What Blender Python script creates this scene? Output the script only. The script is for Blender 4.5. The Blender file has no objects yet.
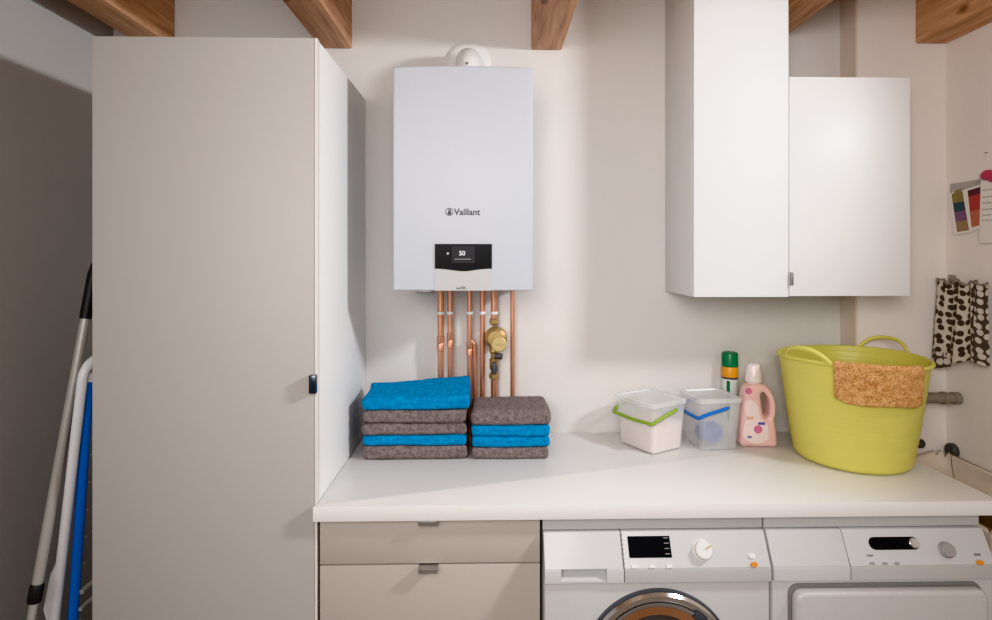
import bpy, bmesh, math, random
from mathutils import Vector, Matrix, noise
random.seed(7)
C = bpy.context.scene.collection
PI = math.pi
OFF = {}

# ------------------------------------------------------------------ materials
def new_mat(name):
    m = bpy.data.materials.new(name); m.use_nodes = True
    nt = m.node_tree; b = nt.nodes['Principled BSDF']
    return m, nt, b

def mat(name, col, rough=0.5, metal=0.0, spec=0.5, coat=0.0, bump=None, var=None, emis=None, sss=0.0):
    """procedural principled material; bump=(scale,strength,dist), var=(scale,amount)"""
    m, nt, b = new_mat(name)
    b.inputs['Base Color'].default_value = (*col, 1)
    b.inputs['Roughness'].default_value = rough
    b.inputs['Metallic'].default_value = metal
    b.inputs['Specular IOR Level'].default_value = spec
    b.inputs['Coat Weight'].default_value = coat
    if sss:
        b.inputs['Subsurface Weight'].default_value = sss
        b.inputs['Subsurface Radius'].default_value = (0.02, 0.02, 0.01)
    if emis:
        b.inputs['Emission Color'].default_value = (*emis[0], 1); b.inputs['Emission Strength'].default_value = emis[1]
    tc = nt.nodes.new('ShaderNodeTexCoord')
    if var:
        n = nt.nodes.new('ShaderNodeTexNoise'); n.inputs['Scale'].default_value = var[0]; n.inputs['Detail'].default_value = 4
        nt.links.new(tc.outputs['Object'], n.inputs['Vector'])
        mx = nt.nodes.new('ShaderNodeMix'); mx.data_type = 'RGBA'
        lo = [c * (1 - var[1]) for c in col]; hi = [min(1, c * (1 + var[1])) for c in col]
        mx.inputs[6].default_value = (*lo, 1); mx.inputs[7].default_value = (*hi, 1)
        nt.links.new(n.outputs['Fac'], mx.inputs[0]); nt.links.new(mx.outputs[2], b.inputs['Base Color'])
    if bump:
        n2 = nt.nodes.new('ShaderNodeTexNoise'); n2.inputs['Scale'].default_value = bump[0]; n2.inputs['Detail'].default_value = 5
        nt.links.new(tc.outputs['Object'], n2.inputs['Vector'])
        bp = nt.nodes.new('ShaderNodeBump'); bp.inputs['Strength'].default_value = bump[1]; bp.inputs['Distance'].default_value = bump[2]
        nt.links.new(n2.outputs['Fac'], bp.inputs['Height']); nt.links.new(bp.outputs['Normal'], b.inputs['Normal'])
    return m

def terry(name, dark, light, scale=420, fine=0.9):
    m, nt, b = new_mat(name)
    b.inputs['Roughness'].default_value = 0.95; b.inputs['Specular IOR Level'].default_value = 0.1
    b.inputs['Sheen Weight'].default_value = 0.25; b.inputs['Sheen Roughness'].default_value = 0.5
    b.inputs['Sheen Tint'].default_value = (*light, 1)
    tc = nt.nodes.new('ShaderNodeTexCoord')
    v = nt.nodes.new('ShaderNodeTexVoronoi'); v.inputs['Scale'].default_value = scale
    n = nt.nodes.new('ShaderNodeTexNoise'); n.inputs['Scale'].default_value = 60; n.inputs['Detail'].default_value = 6
    n.inputs['Roughness'].default_value = 0.75
    for q in (v, n): nt.links.new(tc.outputs['Object'], q.inputs['Vector'])
    a = nt.nodes.new('ShaderNodeMath'); a.operation = 'MULTIPLY_ADD'; a.inputs[1].default_value = -0.55
    nt.links.new(v.outputs['Distance'], a.inputs[0]); nt.links.new(n.outputs['Fac'], a.inputs[2])
    r = nt.nodes.new('ShaderNodeValToRGB')
    r.color_ramp.elements[0].position = 0.05; r.color_ramp.elements[0].color = (*dark, 1)
    r.color_ramp.elements[1].position = 0.5; r.color_ramp.elements[1].color = (*light, 1)
    nt.links.new(a.outputs[0], r.inputs[0]); nt.links.new(r.outputs[0], b.inputs['Base Color'])
    bp = nt.nodes.new('ShaderNodeBump'); bp.inputs['Strength'].default_value = fine; bp.inputs['Distance'].default_value = 0.004
    nt.links.new(a.outputs[0], bp.inputs['Height']); nt.links.new(bp.outputs['Normal'], b.inputs['Normal'])
    return m

def wood(name):
    m, nt, b = new_mat(name)
    b.inputs['Roughness'].default_value = 0.55
    tc = nt.nodes.new('ShaderNodeTexCoord')
    mp = nt.nodes.new('ShaderNodeMapping'); mp.inputs['Scale'].default_value = (9, 0.8, 9)
    nt.links.new(tc.outputs['Object'], mp.inputs['Vector'])
    n = nt.nodes.new('ShaderNodeTexNoise'); n.inputs['Scale'].default_value = 4; n.inputs['Detail'].default_value = 6
    n.inputs['Distortion'].default_value = 0.6
    nt.links.new(mp.outputs[0], n.inputs['Vector'])
    r = nt.nodes.new('ShaderNodeValToRGB')
    r.color_ramp.elements[0].position = 0.3; r.color_ramp.elements[0].color = (0.42, 0.20, 0.105, 1)
    r.color_ramp.elements[1].position = 0.68; r.color_ramp.elements[1].color = (0.76, 0.44, 0.26, 1)
    nt.links.new(n.outputs['Fac'], r.inputs[0])
    mp2 = nt.nodes.new('ShaderNodeMapping'); mp2.inputs['Scale'].default_value = (9, 5, 9)
    nt.links.new(tc.outputs['Object'], mp2.inputs['Vector'])
    v = nt.nodes.new('ShaderNodeTexVoronoi'); v.inputs['Scale'].default_value = 1.0
    nt.links.new(mp2.outputs[0], v.inputs['Vector'])
    r2 = nt.nodes.new('ShaderNodeValToRGB')
    r2.color_ramp.elements[0].position = 0.06; r2.color_ramp.elements[0].color = (0.25, 0.2, 0.18, 1)
    r2.color_ramp.elements[1].position = 0.17; r2.color_ramp.elements[1].color = (1, 1, 1, 1)
    nt.links.new(v.outputs['Distance'], r2.inputs[0])
    mx = nt.nodes.new('ShaderNodeMix'); mx.data_type = 'RGBA'; mx.blend_type = 'MULTIPLY'; mx.inputs[0].default_value = 1
    nt.links.new(r.outputs[0], mx.inputs[6]); nt.links.new(r2.outputs[0], mx.inputs[7])
    nt.links.new(mx.outputs[2], b.inputs['Base Color'])
    bp = nt.nodes.new('ShaderNodeBump'); bp.inputs['Strength'].default_value = 0.25; bp.inputs['Distance'].default_value = 0.002
    nt.links.new(n.outputs['Fac'], bp.inputs['Height']); nt.links.new(bp.outputs['Normal'], b.inputs['Normal'])
    return m

def frosted(name, col, opacity, rough=0.25):
    m, nt, b = new_mat(name)
    b.inputs['Base Color'].default_value = (*col, 1); b.inputs['Roughness'].default_value = rough
    n = nt.nodes.new('ShaderNodeTexNoise'); n.inputs['Scale'].default_value = 25
    tc = nt.nodes.new('ShaderNodeTexCoord'); nt.links.new(tc.outputs['Object'], n.inputs['Vector'])
    mr = nt.nodes.new('ShaderNodeMapRange'); mr.inputs[3].default_value = opacity * 0.9; mr.inputs[4].default_value = opacity * 1.1
    nt.links.new(n.outputs['Fac'], mr.inputs[0])
    t = nt.nodes.new('ShaderNodeBsdfTransparent'); t.inputs[0].default_value = (0.97, 0.97, 0.97, 1)
    mx = nt.nodes.new('ShaderNodeMixShader'); out = nt.nodes['Material Output']
    nt.links.new(mr.outputs[0], mx.inputs[0]); nt.links.new(t.outputs[0], mx.inputs[1]); nt.links.new(b.outputs[0], mx.inputs[2])
    nt.links.new(mx.outputs[0], out.inputs['Surface'])
    return m

def dotted(name, ground, dot, scale, radius):
    m, nt, b = new_mat(name)
    b.inputs['Roughness'].default_value = 0.9; b.inputs['Specular IOR Level'].default_value = 0.15
    uv = nt.nodes.new('ShaderNodeTexCoord')
    v = nt.nodes.new('ShaderNodeTexVoronoi'); v.voronoi_dimensions = '2D'; v.inputs['Scale'].default_value = scale
    v.inputs['Randomness'].default_value = 0.5
    nt.links.new(uv.outputs['UV'], v.inputs['Vector'])
    r = nt.nodes.new('ShaderNodeValToRGB')
    r.color_ramp.elements[0].position = radius; r.color_ramp.elements[0].color = (*dot, 1)
    r.color_ramp.elements[1].position = radius + 0.04; r.color_ramp.elements[1].color = (*ground, 1)
    nt.links.new(v.outputs['Distance'], r.inputs[0]); nt.links.new(r.outputs[0], b.inputs['Base Color'])
    return m

M = {}
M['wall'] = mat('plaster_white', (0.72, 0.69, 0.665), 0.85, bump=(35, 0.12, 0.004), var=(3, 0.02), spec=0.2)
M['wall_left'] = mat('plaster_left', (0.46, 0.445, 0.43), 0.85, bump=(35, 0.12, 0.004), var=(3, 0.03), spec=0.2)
M['wall_right'] = mat('plaster_right', (0.83, 0.765, 0.72), 0.85, bump=(35, 0.12, 0.004), var=(3, 0.02), spec=0.2)
M['strip'] = mat('strip_shade', (0.72, 0.61, 0.53), 0.7, var=(12, 0.06), spec=0.2)  # left face of the wall projection; its shaded tone is in the colour
M['floor'] = mat('floor_screed', (0.33, 0.28, 0.24), 0.6, var=(5, 0.1))
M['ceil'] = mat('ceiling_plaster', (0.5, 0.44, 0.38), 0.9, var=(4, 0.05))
M['beam'] = wood('pine_beam')
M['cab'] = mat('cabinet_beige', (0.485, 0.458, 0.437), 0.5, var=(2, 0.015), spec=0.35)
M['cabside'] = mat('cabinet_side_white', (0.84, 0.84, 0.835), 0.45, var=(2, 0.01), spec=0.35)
M['edge'] = mat('cabinet_edge', (0.78, 0.74, 0.70), 0.5, var=(2, 0.01))
M['drawer'] = mat('drawer_beige', (0.52, 0.465, 0.42), 0.5, var=(2, 0.015), spec=0.35)
M['dark'] = mat('shadow_gap', (0.03, 0.027, 0.025), 0.8, var=(5, 0.1))
M['top'] = mat('worktop_white', (0.83, 0.815, 0.80), 0.4, var=(2, 0.01), spec=0.35)
M['white'] = mat('gloss_white', (0.79, 0.79, 0.785), 0.33, var=(2, 0.008), spec=0.3)
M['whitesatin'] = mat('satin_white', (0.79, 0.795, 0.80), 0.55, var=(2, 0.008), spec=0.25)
M['whiteside'] = mat('white_side_shade', (0.70, 0.69, 0.67), 0.45, var=(2, 0.01))  # door white taken darker, carrying the shade on the cabinet sides
M['boiler'] = mat('boiler_white', (0.565, 0.59, 0.645), 0.45, var=(2, 0.008), spec=0.4)
M['silver'] = mat('flap_silver', (0.53, 0.53, 0.53), 0.45, var=(6, 0.02), spec=0.4)
M['black'] = mat('black_glass', (0.012, 0.013, 0.015), 0.3, var=(5, 0.1), spec=0.12)
M['screen'] = mat('screen_grey', (0.05, 0.05, 0.055), 0.4, var=(5, 0.1), spec=0.1)
M['ink'] = mat('ink_dark', (0.05, 0.05, 0.055), 0.5, var=(5, 0.1))
M['glyph'] = mat('screen_glyph', (0.7, 0.7, 0.72), 0.5, var=(5, 0.05), emis=((0.7, 0.7, 0.75), 0.25))
M['copper'] = mat('copper', (0.80, 0.42, 0.28), 0.33, 0.85, var=(30, 0.12))
M['brass'] = mat('brass', (0.52, 0.36, 0.165), 0.42, 0.75, var=(40, 0.12))
M['brasslabel'] = mat('brass_label', (0.60, 0.45, 0.21), 0.5, 0.3, var=(60, 0.1))
M['plastic_white'] = mat('plastic_white', (0.80, 0.79, 0.78), 0.35, var=(5, 0.01))
M['appl'] = mat('appliance_enamel', (0.60, 0.59, 0.58), 0.35, var=(2, 0.01), spec=0.4)
M['appl_panel'] = mat('appliance_panel', (0.61, 0.61, 0.615), 0.35, var=(2, 0.01), spec=0.4)
M['appl_strip'] = mat('appliance_strip', (0.53, 0.52, 0.51), 0.4, var=(2, 0.01), spec=0.4)
M['chrome'] = mat('chrome', (0.75, 0.74, 0.73), 0.15, 1.0, var=(8, 0.03))
M['steel'] = mat('brushed_steel', (0.50, 0.49, 0.48), 0.32, 0.9, var=(40, 0.08))
M['ringdark'] = mat('ring_dark', (0.10, 0.11, 0.13), 0.3, 0.3, var=(8, 0.05))
M['ringgrey'] = mat('ring_grey', (0.42, 0.40, 0.385), 0.35, 0.3, var=(8, 0.05))
M['ringreflection'] = mat('ring_brown_reflection', (0.42, 0.22, 0.13), 0.35, 0.3, var=(12, 0.15))  # brown reflection in the door chrome, put in as a colour
M['porthole'] = mat('porthole_glass', (0.07, 0.06, 0.055), 0.08, 0.0, spec=0.8, var=(5, 0.1))
M['knobgrey'] = mat('knob_grey', (0.42, 0.40, 0.39), 0.4, 0.3, var=(8, 0.04))
M['gold'] = mat('pointer_gold', (0.65, 0.42, 0.16), 0.4, 0.4, var=(8, 0.05))
M['orange'] = mat('button_orange', (0.72, 0.28, 0.04), 0.4, var=(8, 0.05))
M['grey_mark'] = mat('mark_grey', (0.24, 0.23, 0.22), 0.5, var=(8, 0.05))
M['blue_t'] = terry('terry_blue', (0.0, 0.14, 0.38), (0.015, 0.40, 0.78))
M['grey_t'] = terry('terry_grey', (0.13, 0.105, 0.10), (0.40, 0.335, 0.325))
M['orange_t'] = terry('terry_orange', (0.52, 0.23, 0.08), (1.0, 0.64, 0.33), 260, 1.0)
M['frost'] = frosted('frosted_plastic', (0.95, 0.95, 0.95), 0.33)
M['frost_lid'] = frosted('frosted_lid', (0.90, 0.90, 0.90), 0.50)
M['green_h'] = mat('handle_green', (0.27, 0.42, 0.06), 0.4, var=(20, 0.06))
M['blue_h'] = mat('handle_blue', (0.01, 0.16, 0.56), 0.35, var=(20, 0.06))
M['powder'] = mat('washing_powder', (0.84, 0.73, 0.70), 0.95, var=(200, 0.06), bump=(300, 0.4, 0.002))
M['scoop'] = mat('scoop_blue', (0.13, 0.23, 0.62), 0.35, var=(20, 0.06))
M['can_green'] = mat('can_green', (0.0, 0.16, 0.05), 0.35, var=(20, 0.06))
M['can_orange'] = mat('can_orange', (0.72, 0.30, 0.03), 0.35, var=(20, 0.05))
M['can_white'] = mat('can_white', (0.72, 0.76, 0.72), 0.3, var=(20, 0.02))
M['pink'] = mat('bottle_pink', (0.86, 0.56, 0.53), 0.3, var=(8, 0.05), sss=0.15)
M['cap'] = mat('cap_pearl', (0.80, 0.70, 0.68), 0.25, var=(20, 0.03), coat=0.3)
M['label_pale'] = mat('label_pale', (0.90, 0.74, 0.73), 0.4, var=(30, 0.08))
M['label_pink'] = mat('label_pink', (0.66, 0.20, 0.33), 0.4, var=(30, 0.08))
M['label_blue'] = mat('label_blue', (0.13, 0.12, 0.42), 0.4, var=(30, 0.08))
M['label_gold'] = mat('label_gold', (0.80, 0.45, 0.30), 0.4, var=(30, 0.08))
M['shell'] = mat('tub_lime', (0.69, 0.635, 0.17), 0.42, var=(6, 0.05), sss=0.2, spec=0.4)
M['dot_light'] = dotted('cotton_dark_dots', (0.56, 0.49, 0.42), (0.07, 0.058, 0.052), 37, 0.37)
M['dot_dark'] = dotted('cotton_light_dots', (0.095, 0.08, 0.072), (0.55, 0.48, 0.42), 37, 0.36)
M['paper'] = mat('paper', (0.80, 0.75, 0.70), 0.7, var=(20, 0.02))
M['teal'] = mat('print_teal', (0.055, 0.10, 0.125), 0.6, var=(60, 0.15))
M['purple'] = mat('print_purple', (0.22, 0.13, 0.22), 0.6, var=(60, 0.15))
M['ochre'] = mat('print_ochre', (0.34, 0.23, 0.14), 0.6, var=(60, 0.15))
M['olive'] = mat('print_olive', (0.27, 0.22, 0.10), 0.6, var=(60, 0.15))
M['red'] = mat('print_red', (0.44, 0.08, 0.08), 0.6, var=(40, 0.2))
M['redorange'] = mat('print_redorange', (0.48, 0.17, 0.12), 0.6, var=(40, 0.2))
M['maroon'] = mat('print_dark', (0.12, 0.05, 0.07), 0.6, var=(40, 0.2))
M['magnet'] = mat('magnet_pink', (0.50, 0.08, 0.14), 0.45, var=(20, 0.08))
M['pvc'] = mat('pipe_grey', (0.26, 0.235, 0.20), 0.45, var=(10, 0.06))
M['valve'] = mat('valve_dark', (0.085, 0.085, 0.09), 0.5, var=(20, 0.1))
M['liner'] = mat('liner_cloth', (0.68, 0.58, 0.48), 0.9, var=(15, 0.1), bump=(120, 0.4, 0.002))
M['wicker'] = mat('wicker', (0.20, 0.12, 0.07), 0.7, var=(90, 0.5), bump=(120, 0.8, 0.005))
M['pole'] = mat('pole_aluminium', (0.44, 0.42, 0.39), 0.45, 0.35, var=(20, 0.05))
M['grip'] = mat('grip_black', (0.012, 0.012, 0.013), 0.5, var=(20, 0.1))
M['rackwhite'] = mat('rack_white', (0.74, 0.74, 0.76), 0.35, var=(10, 0.02))
M['rackblue'] = mat('rack_blue', (0.0, 0.10, 0.50), 0.35, var=(10, 0.05))
M['wire'] = mat('rack_wire', (0.30, 0.29, 0.28), 0.4, 0.4, var=(10, 0.05))
M['hem'] = mat('hem_cotton', (0.26, 0.22, 0.19), 0.9, var=(70, 0.6))
M['tab'] = mat('dark_tab', (0.12, 0.14, 0.17), 0.22, 0.9, var=(20, 0.05))
M['hook'] = mat('hook_grey', (0.36, 0.33, 0.30), 0.4, 0.5, var=(10, 0.05))

# ------------------------------------------------------------------ mesh builder
class MB:
    def __init__(s): s.bm = bmesh.new(); s.uv = None
    def _merge(s, b2):
        me = bpy.data.meshes.new('tmp'); b2.to_mesh(me); b2.free(); s.bm.from_mesh(me); bpy.data.meshes.remove(me); return s
    def box(s, x0, x1, y0, y1, z0, z1, bev=0.0, seg=2, rot=None):
        b = bmesh.new(); bmesh.ops.create_cube(b, size=1)
        for v in b.verts: v.co = Vector((v.co.x*(x1-x0), v.co.y*(y1-y0), v.co.z*(z1-z0)))
        if bev: bmesh.ops.bevel(b, geom=b.edges[:], offset=bev, segments=seg, profile=0.5, affect='EDGES')
        cen = Vector(((x0+x1)/2, (y0+y1)/2, (z0+z1)/2))
        for v in b.verts:
            if rot is not None: v.co = rot @ v.co
            v.co += cen
        return s._merge(b)
    def prism(s, pts, axis, a0, a1, bev=0.0, seg=2):
        """pts: list of 2D outline points; axis 'x': pts=(y,z); 'y': pts=(x,z); 'z': pts=(x,y)"""
        b = bmesh.new()
        def mk(p, a):
            return {'x': (a, p[0], p[1]), 'y': (p[0], a, p[1]), 'z': (p[0], p[1], a)}[axis]
        v0 = [b.verts.new(mk(p, a0)) for p in pts]; v1 = [b.verts.new(mk(p, a1)) for p in pts]
        n = len(pts)
        f0 = b.faces.new(v0); f1 = b.faces.new(v1[::-1])
        for i in range(n): b.faces.new((v0[i], v1[i], v1[(i+1) % n], v0[(i+1) % n]))
        bmesh.ops.recalc_face_normals(b, faces=b.faces[:])
        if bev:
            es = [e for e in b.edges if (e.verts[0] in v0 and e.verts[1] in v0) or (e.verts[0] in v1 and e.verts[1] in v1)]
            bmesh.ops.bevel(b, geom=es, offset=bev, segments=seg, profile=0.5, affect='EDGES')
        return s._merge(b)
    def tube(s, pts, r, n=14, cap=True, flat=1.0):
        """swept tube; r a number or list; flat scales the second section axis"""
        b = bmesh.new(); P = [Vector(p) for p in pts]; rings = []; up = None
        for i, p in enumerate(P):
            t = (P[min(i+1, len(P)-1)] - P[max(i-1, 0)]).normalized()
            if up is None:
                ref = Vector((0, 0, 1)) if abs(t.z) < 0.9 else Vector((0, 1, 0))
                up = (ref - t*ref.dot(t)).normalized()
            else: up = (up - t*up.dot(t)).normalized()
            sd = t.cross(up); rr = r[i] if isinstance(r, (list, tuple)) else r
            rings.append([b.verts.new(p + up*math.cos(a)*rr*flat + sd*math.sin(a)*rr) for a in [2*PI*k/n for k in range(n)]])
        for i in range(len(rings)-1):
            for k in range(n): b.faces.new((rings[i][k], rings[i][(k+1) % n], rings[i+1][(k+1) % n], rings[i+1][k]))
        if cap: b.faces.new(rings[0][::-1]); b.faces.new(rings[-1])
        bmesh.ops.recalc_face_normals(b, faces=b.faces[:])
        return s._merge(b)
    def lathe(s, prof, cen, axis=(0, 0, 1), n=48, closed=False):
        """prof: (radius, height) pairs along axis from cen"""
        b = bmesh.new(); ax = Vector(axis).normalized()
        q = Vector((0, 0, 1)).rotation_difference(ax); c = Vector(cen); rings = []
        for r, h in prof:
            if r < 1e-6: rings.append([b.verts.new(c + q @ Vector((0, 0, h)))])
            else: rings.append([b.verts.new(c + q @ Vector((r*math.cos(2*PI*k/n), r*math.sin(2*PI*k/n), h))) for k in range(n)])
        m = len(rings)
        for i in range(m if closed else m-1):
            A, B = rings[i], rings[(i+1) % m]
            for k in range(n):
                k2 = (k+1) % n
                if len(A) == 1 and len(B) == 1: continue
                if len(A) == 1: b.faces.new((A[0], B[k], B[k2]))
                elif len(B) == 1: b.faces.new((A[k], A[k2], B[0]))
                else: b.faces.new((A[k], A[k2], B[k2], B[k]))
        bmesh.ops.recalc_face_normals(b, faces=b.faces[:])
        return s._merge(b)
    def sphere(s, cen, rad, n=20):
        b = bmesh.new(); bmesh.ops.create_uvsphere(b, u_segments=n, v_segments=n//2, radius=1)
        for v in b.verts: v.co = Vector((v.co.x*rad[0], v.co.y*rad[1], v.co.z*rad[2])) + Vector(cen)
        return s._merge(b)
    def quad(s, a, b_, c, d, thick=None):
        vs = [Vector(p) for p in (a, b_, c, d)]; n = (vs[1]-vs[0]).cross(vs[3]-vs[0]).normalized()
        t = thick or 0.0006
        b = bmesh.new(); lo = [b.verts.new(p) for p in vs]; hi = [b.verts.new(p + n*t) for p in vs]
        b.faces.new(lo[::-1]); b.faces.new(hi)
        for i in range(4): b.faces.new((lo[i], lo[(i+1) % 4], hi[(i+1) % 4], hi[i]))
        bmesh.ops.recalc_face_normals(b, faces=b.faces[:])
        return s._merge(b)
    def grid(s, rows, thick=None, uv=None):
        """rows of points -> surface; thick gives it a back side"""
        b = bmesh.new(); V = [[b.verts.new(p) for p in r] for r in rows]
        lay = b.loops.layers.uv.new('UVMap') if uv else None
        for i in range(len(V)-1):
            for j in range(len(V[0])-1):
                f = b.faces.new((V[i][j], V[i][j+1], V[i+1][j+1], V[i+1][j]))
                if uv:
                    for l, (a, c) in zip(f.loops, ((i, j), (i, j+1), (i+1, j+1), (i+1, j))): l[lay].uv = uv[a][c]
        if thick:
            bmesh.ops.recalc_face_normals(b, faces=b.faces[:])
            bmesh.ops.solidify(b, geom=b.faces[:], thickness=thick)
        return s._merge(b)
    def jitter(s, f):
        for v in s.bm.verts: v.co = f(v.co)
        return s
    def build(s, name, m, parent=None, smooth=True, angle=35, origin=None, local=False):
        off = Vector((0, 0, 0))
        if parent is not None and not local: off = OFF[parent]
        elif origin is not None: off = Vector(origin)
        for v in s.bm.verts: v.co -= off
        me = bpy.data.meshes.new(name)
        if smooth:
            for f in s.bm.faces: f.smooth = True
            for e in s.bm.edges:
                if len(e.link_faces) == 2:
                    try: e.smooth = e.calc_face_angle() < math.radians(angle)
                    except ValueError: pass
        s.bm.to_mesh(me); s.bm.free()
        me.materials.append(m if not isinstance(m, str) else M[m])
        o = bpy.data.objects.new(name, me); C.objects.link(o)
        if parent is not None: o.parent = parent
        elif origin is not None: o.location = origin
        OFF[o] = off
        return o

def tag(o, label=None, cat=None, group=None, kind=None):
    if label: o['label'] = label
    if cat: o['category'] = cat
    if group: o['group'] = group
    if kind: o['kind'] = kind
    return o
def thing(name, label, cat, loc, rz=0.0, group=None):
    o = bpy.data.objects.new(name, None); o.empty_display_size = 0.05; C.objects.link(o)
    o.location = loc; o.rotation_euler = (0, 0, rz); OFF[o] = Vector(loc)
    return tag(o, label, cat, group)
def struct(mb, name, m, **k):
    return tag(mb.build(name, m, **k), kind='structure')
def text_mesh(txt, size, depth=0.0004, bold=0.0, width=None):
    cu = bpy.data.curves.new('t', 'FONT'); cu.body = txt; cu.size = size; cu.extrude = depth; cu.offset = bold
    cu.align_x = 'CENTER'; cu.align_y = 'CENTER'
    o = bpy.data.objects.new('t', cu); C.objects.link(o)
    bpy.context.view_layer.update()
    me = bpy.data.meshes.new_from_object(o.evaluated_get(bpy.context.evaluated_depsgraph_get()))
    bpy.data.objects.remove(o); bpy.data.curves.remove(cu)
    b = MB(); b.bm.from_mesh(me); bpy.data.meshes.remove(me)
    if width:
        w = max(v.co.x for v in b.bm.verts) - min(v.co.x for v in b.bm.verts)
        for v in b.bm.verts: v.co.x *= width / w
    return b
def curve_solid(loops, extrude, bevel):
    """flat outline with holes -> rounded solid, in the XZ plane"""
    cu = bpy.data.curves.new('c', 'CURVE'); cu.dimensions = '2D'; cu.fill_mode = 'BOTH'
    cu.extrude = extrude; cu.bevel_depth = bevel; cu.bevel_resolution = 3; cu.offset = -bevel; cu.resolution_u = 8
    for pts in loops:
        sp = cu.splines.new('BEZIER'); sp.bezier_points.add(len(pts)-1); sp.use_cyclic_u = True
        for bp, p in zip(sp.bezier_points, pts):
            bp.co = (p[0], p[1], 0); bp.handle_left_type = bp.handle_right_type = 'AUTO'
    o = bpy.data.objects.new('c', cu); C.objects.link(o); bpy.context.view_layer.update()
    me = bpy.data.meshes.new_from_object(o.evaluated_get(bpy.context.evaluated_depsgraph_get()))
    bpy.data.objects.remove(o); bpy.data.curves.remove(cu)
    b = MB(); b.bm.from_mesh(me); bpy.data.meshes.remove(me)
    bmesh.ops.remove_doubles(b.bm, verts=b.bm.verts[:], dist=1e-5)
    for v in b.bm.verts: v.co = Vector((v.co.x, -v.co.z, v.co.y))
    bmesh.ops.recalc_face_normals(b.bm, faces=b.bm.faces[:])
    return b
def arc(c, r, a0, a1, n=8):
    return [(c[0]+r*math.cos(math.radians(a0+(a1-a0)*i/n)), c[1]+r*math.sin(math.radians(a0+(a1-a0)*i/n))) for i in range(n+1)]
def rrect(x0, x1, y0, y1, r, n=6):
    return arc((x1-r, y1-r), r, 0, 90, n) + arc((x0+r, y1-r), r, 90, 180, n) + arc((x0+r, y0+r), r, 180, 270, n) + arc((x1-r, y0+r), r, 270, 360, n)

# ------------------------------------------------------------------ room
YB, YP, XP, XL, XR, ZC = 2.13, 2.036, 1.34, -1.40, 1.67, 2.57
struct(MB().box(XL-0.1, 2.5, -1.2, YB+0.1, -0.1, 0), 'floor', 'floor', smooth=False)
struct(MB().box(XL-0.1, 2.5, -0.6, YB+0.1, ZC, ZC+0.1), 'ceiling', 'ceil', smooth=False)
struct(MB().box(XL-0.1, XR+0.1, YB, YB+0.1, 0, ZC), 'wall_back', 'wall', smooth=False)
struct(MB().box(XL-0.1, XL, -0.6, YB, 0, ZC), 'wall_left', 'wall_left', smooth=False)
struct(MB().prism([(XR, YB), (XR, 1.5), (2.4, 1.5), (2.4, -0.6), (2.5, -0.6), (2.5, YB)], 'z', 0, ZC), 'wall_right', 'wall_right', smooth=False)
struct(MB().box(XP+0.003, XR, YP, YB, 0, ZC), 'wall_projection', 'wall_right', smooth=False)
struct(MB().box(XP-0.004, XP+0.003, YP+0.002, YB, 0, ZC), 'projection_side_1', 'strip', smooth=False)  # thin skin on the projection's left face, coloured darker for its shade

# ceiling beams: left edge, right edge, far end, words
beams = [(-1.289, -1.173, YB, 'brown timber ceiling beam above the left half of the tall cabinet'),
         (-0.633, -0.517, YB, 'brown timber ceiling beam ending just right of the tall cabinet top'),
         (0.155, 0.271, YB, 'brown timber ceiling beam above the right edge of the boiler'),
         (1.004, 1.120, YB, 'brown timber ceiling beam partly hidden behind the tall wall cabinet'),
         (1.555, XR, YP, 'brown timber ceiling beam at the far right, above the pinned papers')]
for x0, x1, y1, lab in beams:
    zb = 2.40 if 0.9 < x0 < 1.2 else 2.345
    c = ((x0+x1)/2, y1, zb)
    o = MB().box(x0, x1, -0.4, y1, zb, ZC, 0.006).build('ceiling_beam', 'beam', origin=c)
    tag(o, lab, 'beam', 'exposed timber ceiling beams')

# ------------------------------------------------------------------ tall cabinet
t = thing('tall_cabinet', 'tall beige cupboard with one plain door left of the worktop', 'cabinet', (-0.766, 1.83, 0))
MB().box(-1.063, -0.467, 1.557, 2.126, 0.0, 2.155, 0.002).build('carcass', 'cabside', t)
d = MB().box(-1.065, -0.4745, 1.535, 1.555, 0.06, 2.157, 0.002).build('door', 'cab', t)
MB().box(-0.4738, -0.4665, 1.5355, 1.5555, 0.06, 2.157, 0.001).build('edge_band', 'edge', d)
h = MB().box(-0.484, -0.4655, 1.517, 1.5348, 1.200, 1.249, 0.002)
h.build('handle', 'tab', d)

# ------------------------------------------------------------------ worktop
tag(MB().prism([(-0.4705, 1.512), (1.392, 1.512), (1.392, 2.034), (1.334, 2.034), (1.334, 2.129), (-0.4655, 2.129), (-0.4655, 1.533), (-0.4705, 1.533)], 'z', 0.86, 0.90, 0.002).build('worktop', 'top', origin=(0.45, 1.8, 0.86)),
    'long white laminate worktop running over the drawers and both machines', 'worktop')

# ------------------------------------------------------------------ drawer unit
t = thing('drawer_unit', 'beige base unit with stacked drawers beneath the left of the worktop', 'cabinet', (-0.16, 1.8, 0))
MB().box(-0.462, 0.140, 1.557, 2.12, 0.0, 0.859).build('carcass', 'dark', t)
for z0, z1, hx in ((0.735, 0.853, -0.166), (0.40, 0.731, -0.166), (0.07, 0.396, -0.166)):
    d = MB().box(-0.459, 0.136, 1.535, 1.5565, z0, z1, 0.0015).build('drawer', 'drawer', t)
    hb = MB()
    if z0 > 0.7: z1 += 0.0055
    hb.box(hx-0.0255, hx+0.0255, 1.512, 1.556, z1-0.0005, z1+0.0015).box(hx-0.0255, hx+0.0255, 1.510, 1.5125, z1-0.0105, z1+0.0015, 0.0008)
    hb.build('handle', 'steel', d)

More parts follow.
